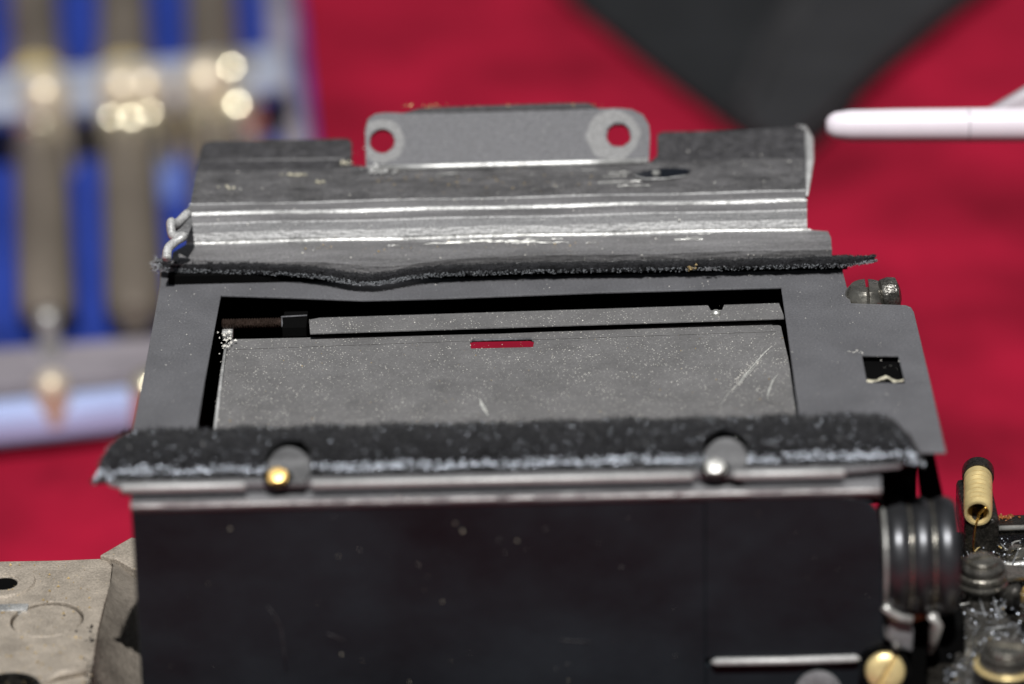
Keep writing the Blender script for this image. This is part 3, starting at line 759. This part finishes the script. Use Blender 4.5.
for row, j in enumerate((30.5, 32.3, 34)):
    for k in range(2, NX - 1):
        if random.random() < (.6, .85, .75)[row] * (.7 + .4 * math.sin(k * .09 + row) ** 2):
            i = int(j + random.gauss(0, .6)); p = rowsP[i][k].lerp(rowsP[i + 1][k], min(1, max(0, j - i)))
            if not cutout(p): gp.append(p)
for e_ in (0, 1):
    for _ in range(12):
        j = random.uniform(31, 41.3); i = int(j); k = random.randint(0, 9) if e_ == 0 else NX - random.randint(0, 9)
        gp.append(rowsP[i][k].lerp(rowsP[i + 1][k], j - i))
part(facets('felt_glint_facet', gp, .0038, 'facet', ff, .07), ff)  # added mirror facets that make the row of glints on the felt
part(facets('felt_glint_facet', random.sample(ht, 380), .0021, 'facet', ff, .12), ff)
part(hairs('felt_speck', [ht[random.randrange(len(ht))] for _ in range(420)], [(0, -.6, 1)] * 420, .006, .016, .0035, 'feltgrey', ff, .7), ff)
for (c, q) in zip(sw, SCREWS):
    pf = onz(q[0], 486 - (q[0] - 500) * .0215, .06); sn = Vector((0, -.16, 1)).normalized()
    arch = [(q[0] + 10 + 22 * math.cos(a), q[1] - 6 - 22 * math.sin(a)) for a in [math.pi * k / 14 for k in range(15)]] + [(q[0] - 6, q[1] + 9), (q[0] + 26, q[1] + 9)]
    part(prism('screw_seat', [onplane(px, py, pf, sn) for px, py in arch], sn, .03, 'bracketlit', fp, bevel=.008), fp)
    hc = onplane(q[0] - 1, q[1] + 4, pf, sn); ax = Vector((0, -.62, .78))
    part(lathe('screw_recess', [(.085, 0), (.085, .004), (.0, .004)], hc + sn * .002, sn, 'black', fp, 24), fp)
    part(slotted('flap_screw', hc, ax, .058, .055, 'brassoft' if q[0] < 500 else 'steel', fp, (1, .5, .3), .75, .1, .45), fp)
# -- ledge and front panels
rows = [(481, -.015, 131, 881), (488, -.018, 131, 881), (494, -.022, 131, 881), (496.5, -.03, 131, 881), (499, -.05, 131, 881), (501.5, -.075, 131, 881)]
part(sheet('front_ledge', rows, .03, ['grey', 'ledge', 'lip'], X, [0, 1, 1, 2, 1], nx=8))
P_ = [(131 + 750 * k / 60) for k in range(61)]
part(tube('ledge_highlight', [ony(px, 498.5 - (px - 500) * .0215, YP - .004) for px in P_], .016, 'lip', X, 8, rads=[.016 * random.uniform(.6, 1.25) for _ in P_]))  # added pale tube painting the highlight along the ledge
part(chips('ledge_glints', [ony(x, 498 - (x - 500) * .0225 + random.gauss(0, 1.3), YP - .012) for x in [random.uniform(150, 700) for _ in range(120)]], .004, .018, 'edge', X, 3))  # bright chips painted as glints on the ledge highlight
ZL = -1.9
def op(px, py, y=YP): return ony(px, py, y)
pa = [op(131, 511), op(704.6, 498), Vector((op(704.6, 600).x, YP, ZL)), Vector((op(134, 600).x, YP, ZL))]
part(prism('front_panel', pa, Vector((0, -1, 0)), .05, 'panel', X, bevel=.008, seg=3))
pb = [op(705, 499), op(800, 495.5), op(850, 497), op(868, 501), op(878, 512), op(882, 535), op(884, 600), op(884, 645), op(866, 652), op(860, 658), op(712, 660), op(705, 660)]
part(prism('side_panel', [p + Vector((0, -.004, 0)) for p in pb], Vector((0, -1, 0)), .05, 'panel', X, bevel=.022, seg=3))
part(prism('lower_panel', [op(705, 664), op(858, 662), op(866, 668), op(869, 684), Vector((op(869, 684).x, YP, ZL)), Vector((op(705, 684).x, YP, ZL))], Vector((0, -1, 0)), .05, 'panel', X, bevel=.02))
part(tube('bright_edge', [op(711, 662, YP - .02), op(716, 662, YP - .02), op(785, 661, YP - .02), op(856, 658.5, YP - .02), op(860, 659, YP - .02)], .024, 'lip', X, 10, rads=[.008, .024, .024, .022, .008]))
part(lathe('panel_washer', [(.14, 0), (.14, .02), (.1, .035), (.06, .035)], op(818, 692, YP - .03), (0, -1, .1), 'ledge', X, 28))
part(chips('panel_flecks', [op(random.uniform(140, 700), random.uniform(520, 684), YP - .002) for _ in range(14)], .003, .009, 'amber', X, 2))
part(chips('panel_dust', [op(random.uniform(140, 875), random.uniform(515, 684), YP - .014) for _ in range(36)], .0012, .0038, 'dust', X, 2))
def pscr(pl):
    part(tube('panel_scratch', [op(px, py, YP - .001) for px, py in pl], .003, 'bracketdark', X, 5))
pscr([(268, 607), (275, 616), (281, 628), (284, 650), (286, 670)]); pscr([(328, 634), (336, 637), (345, 641)]); pscr([(560, 640), (590, 642)])
# -- coil drum, bracket and posts at the right end
yd = YP + .3
dc = ony(917, 556, yd); sx = PX * .94
def rx(px): return ony(px, 556, yd).x - dc.x
def ringp(a, b, r, bulge):
    n = 7
    return [(r - bulge + bulge * math.sin(math.pi * k / (n - 1)) ** .7, a + (b - a) * k / (n - 1)) for k in range(n)]
rr = 60 * sx
for (a, b) in ((884, 907), (909, 930), (932, 955)):
    part(lathe('coil_ring', ringp(rx(a), rx(b), rr, .03), dc, (1, 0, 0), 'blackchrome', X, 56))
for px in (908, 931):
    part(lathe('brass_ring', ringp(rx(px - 1.6), rx(px + 1.6), rr * .95, .006), dc, (1, 0, 0), 'screwsteel', X, 48))
part(lathe('drum_rim', ringp(rx(880), rx(884), rr * .95, .01), dc, (1, 0, 0), 'steel', X, 48))
part(lathe('drum_core', [(.12, rx(876)), (.12, rx(962))], dc, (1, 0, 0), 'black', X, 20))
part(box('right_backing', (ony(884, 600, yd).x, yd + .42, -2.2), (ony(952, 600, yd).x, yd + .6, -.7), 'black', X, .02))
part(box('right_side_block', (ony(886, 600, yd).x, yd - .1, -2.2), (ony(965, 600, yd).x, yd + .5, -1.05), 'black', X, .04))
part(prism('slanted_post', [ony(px, py, yd + .3) for px, py in ((915, 452), (934, 452), (944, 500), (942, 530), (925, 530))], Vector((0, -1, 0)), .12, 'black', X, bevel=.01))
part(prism('slanted_post', [ony(px, py, yd + .2) for px, py in ((893, 470), (911, 470), (914, 540), (898, 540))], Vector((0, -1, 0)), .08, 'black', X, bevel=.01))
br2 = [ony(px, py, YP + .02) for px, py in ((884, 606), (890, 613), (900, 619), (912, 622), (914, 634), (913, 655), (895, 648), (884, 640))]
part(prism('curved_bracket', br2, Vector((0, -1, 0)), .1, 'ledge', X, bevel=.03, seg=3))
part(tube('bracket_rim', [ony(884, 606, YP + .0), ony(890, 613, YP + .0), ony(900, 618, YP + .0), ony(912, 620, YP + .0)], .028, 'steel', X))
part(tube('white_hook', [ony(929, 612, YP + .1), ony(934, 617, YP + .06), ony(936, 626, YP + .04), ony(934, 640, YP + .06), ony(930, 652, YP + .1)], .03, 'steel', X, 10, rads=[.03, .04, .042, .03, .02]))
part(tube('copper_link', [ony(912, 618, YP + .12), ony(926, 613, YP + .12)], .03, 'rust', X))
part(lathe('small_pin', [(.03, 0), (.03, .03), (.0, .05)], ony(905, 606, YP + .1), (0, -1, .4), 'steel', X, 14))
part(lathe('small_pin', [(.025, 0), (.025, .03), (.0, .04)], ony(896, 647, YP - .05), (0, -1, .6), 'oilygrey', X, 14))
ys = YP - .06
cs = ony(885, 671, ys)
part(lathe('screw_collar', [(.135, -.1), (.135, -.02), (.15, 0)], cs, (0, -1, .35), 'black', X, 28))
part(slotted('brass_screw', cs, (0, -1, .3), .118, .06, 'brassdull', X, (.55, 0, 1), .6, .13, .6))

# ================================================================== screwdriver case, left background
TZ = GZ + .35
case = empty('screwdriver_case', onz(60, 300, GZ), 'blue plastic tool case with a pale clear rim, holding a row of screwdrivers', 'tool case')
ci = case.matrix_world.copy(); ci = Matrix.Translation(-case.location)
def cpart(o): o.matrix_parent_inverse = ci; return o
corners = ((-150, 452), (126, 408), (352, 372), (286, -40), (-170, -10))
cpart(prism('tray', [onz(px, py, TZ) for px, py in ((-170, 385), (338, 338), (296, -40), (-190, -10))], UP, .3, 'blue', case, bevel=.05))
cpart(prism('front_step', [onz(px, py, TZ + .12) for px, py in ((-170, 405), (135, 375), (350, 352), (343, 322), (-165, 362))], UP, .4, 'frost', case, bevel=.06))
cpart(prism('clear_rim', [onz(px, py, TZ + .05) for px, py in ((-170, 434), (60, 409), (345, 374), (345, 360), (60, 394), (-170, 418))], UP, .3, 'clear', case, bevel=.07))
cpart(prism('side_rim', [onz(px, py, TZ + .15) for px, py in ((344, 352), (320, 200), (296, 60), (290, -40), (262, -40), (270, 60), (292, 200), (316, 345))], UP, .4, 'frost', case, bevel=.06))
# rail that holds the row
cpart(prism('rail', [onz(px, py, TZ + .72) for px, py in ((-160, 122), (100, 102), (290, 80), (284, 46), (100, 64), (-160, 86))], UP, .15, 'rail', case, bevel=.08))
cpart(prism('glint_patch', [onz(px, py, TZ + .004) for px, py in ((150, 205), (182, 195), (178, 160), (150, 165))], UP, .003, 'paleblue', case))  # pale sheet painting a glint on the blue tray
DR = []
def driver(xt, xb, first=None):
    a, b = onz(xt, -40, TZ), onz(xb, 352, TZ)
    label, r = first
    t = empty('screwdriver', a.lerp(b, .5), label, 'screwdriver', 'screwdrivers laid in the blue case')
    iv = Matrix.Translation(-t.location)
    ax = (b - a).normalized(); a = a + UP * r; Ln = (b - a).length
    def f(o): o.matrix_parent_inverse = iv; return o
    c0 = onz(xt + (xb - xt) * .36, 108, TZ); k0 = (c0 - a).dot(ax)
    pr = [(r * .9, 0), (r, .1)]
    n = 14
    for k in range(n): pr += [(r * (1.0 if k % 2 else .93), .2 + (k0 - .9) * k / n)]
    pr += [(r, k0 - .6)]
    f(lathe('handle', pr, a, ax, 'shaft', t, 24))
    f(lathe('collar', [(r * .9, 0), (r * 1.1, .12), (r * 1.2, .35), (r * 1.1, .55), (r * .9, .7)], a + ax * (k0 - .62) + UP * .05, ax, 'shaft', t, 28))
    f(lathe('bead', [(r * .1, 0), (r * .8, .08), (r * 1.2, .3), (r * .8, .52), (r * .1, .6)], a + ax * (k0 + .05) + UP * .1, ax, 'brassdull', t, 24))
    f(lathe('shaft', [(r * .8, 0), (r * .95, .1), (r * .95, Ln - k0 - .8), (r * .5, Ln - k0 - .6)], a + ax * (k0 + .5), ax, 'shaft', t, 24))
    f(lathe('tip', [(r * .4, 0), (r * .75, .1), (r * .8, .3), (r * .3, .45)], a + ax * (Ln - .62), ax, 'steel', t, 20))
    return t
driver(33, 50, ('bronze screwdriver at the outer left end of the row in the blue case', .27))
driver(122, 138, ('bronze screwdriver second from the left in the blue case', .28))
driver(210, 226, ('bronze screwdriver nearest the red cloth, last in the row in the blue case', .28))
def glint_knob(px, py, r, lift, m='bead'):  # added studs whose highlights blur into glint discs
    c = onz(px, py, TZ + .2 + lift)
    cpart(lathe('glint_stud', [(r * 1.0, -.3 - lift), (r * 1.0, 0)] + [(r * math.cos(k * .26), r * math.sin(k * .26)) for k in range(7)], c, (0, 0, 1), m, case, 24))
for q in ((52, 387, .15, .0, 'creamdull'), (48, 320, .1, .25, 'steel'), (150, 390, .18, .0), (42, 126, .2, .3), (132, 124, .2, .3), (150, 118, .18, .3), (112, 122, .16, .3), (204, 112, .2, .3), (238, 112, .24, .3), (232, 74, .22, .5), (30, 124, .15, .3)): glint_knob(*q)
for q in ((45, 98, .26, .55), (122, 92, .26, .55), (146, 90, .24, .55), (206, 84, .28, .55)): glint_knob(*q, m='creamdull')  # satin studs added as dimmer cream glints over the rail

# ================================================================== black strap, upper right background
st = empty('camera_strap', onz(760, 60, GZ), 'black cloth strap folded into a point on the red cloth', 'strap')
si = Matrix.Translation(-st.location)
def spart(o): o.matrix_parent_inverse = si; return o
zz = GZ + .12
spart(prism('under_band', [onz(px, py, zz) for px, py in ((540, -40), (575, 0), (660, 68), (742, 128), (775, 150), (806, 146), (860, 100), (830, 60), (790, -40))], UP, .12, 'strapdark', st, bevel=.05))
spart(prism('top_band', [onz(px, py, zz + .16) for px, py in ((1010, -40), (955, 0), (880, 62), (815, 122), (790, 142), (748, 124), (740, 104), (770, 40), (820, -40))], UP, .14, 'strap', st, bevel=.06))
spart(tube('stitched_edge', [onz(px, py, zz + .17) for px, py in ((820, -40), (772, 40), (744, 104))], .09, 'strap', st))

# ================================================================== white handle, right background
wt = empty('white_tool_handle', ond(980, 127, 27.3), 'white plastic tool handle with a rounded end, held above the red cloth', 'tool handle')
wi = Matrix.Translation(-wt.location)
def wpart(o): o.matrix_parent_inverse = wi; return o
pth = [ond(px, 126 - (px - 830) * .006, 27.3) for px in (826, 829, 835, 850, 900, 960, 1024, 1100, 1200)]
wr_ = 17 * 27.3 / F
wpart(tube('grip', pth, wr_, 'white', wt, 20, rads=[wr_ * k for k in (.35, .62, .82, .95, 1, 1.02, 1.05, 1.1, 1.1)]))
c9 = ond(968, 125, 27.3); wpart(lathe('seam_ring', [(wr_ * 1.0, -.006), (wr_ * 1.05, -.004), (wr_ * 1.05, .004), (wr_ * 1.0, .006)], c9, pth[6] - pth[4], 'whitegrey', wt, 24, close=False))
wpart(prism('flared_guard', [ond(px, py, 27.6) for px, py in ((975, 118), (1000, 104), (1030, 86), (1100, 50), (1200, 40), (1200, 125))], Vector((0, -1, .3)).normalized(), .2, 'whitegrey', wt, bevel=.06))
e = pth[-1]; wpart(tube('rest', [e, e + Vector((.3, 0, -.2)), Vector((e.x + .5, e.y, GZ))], wr_, 'white', wt, 16))
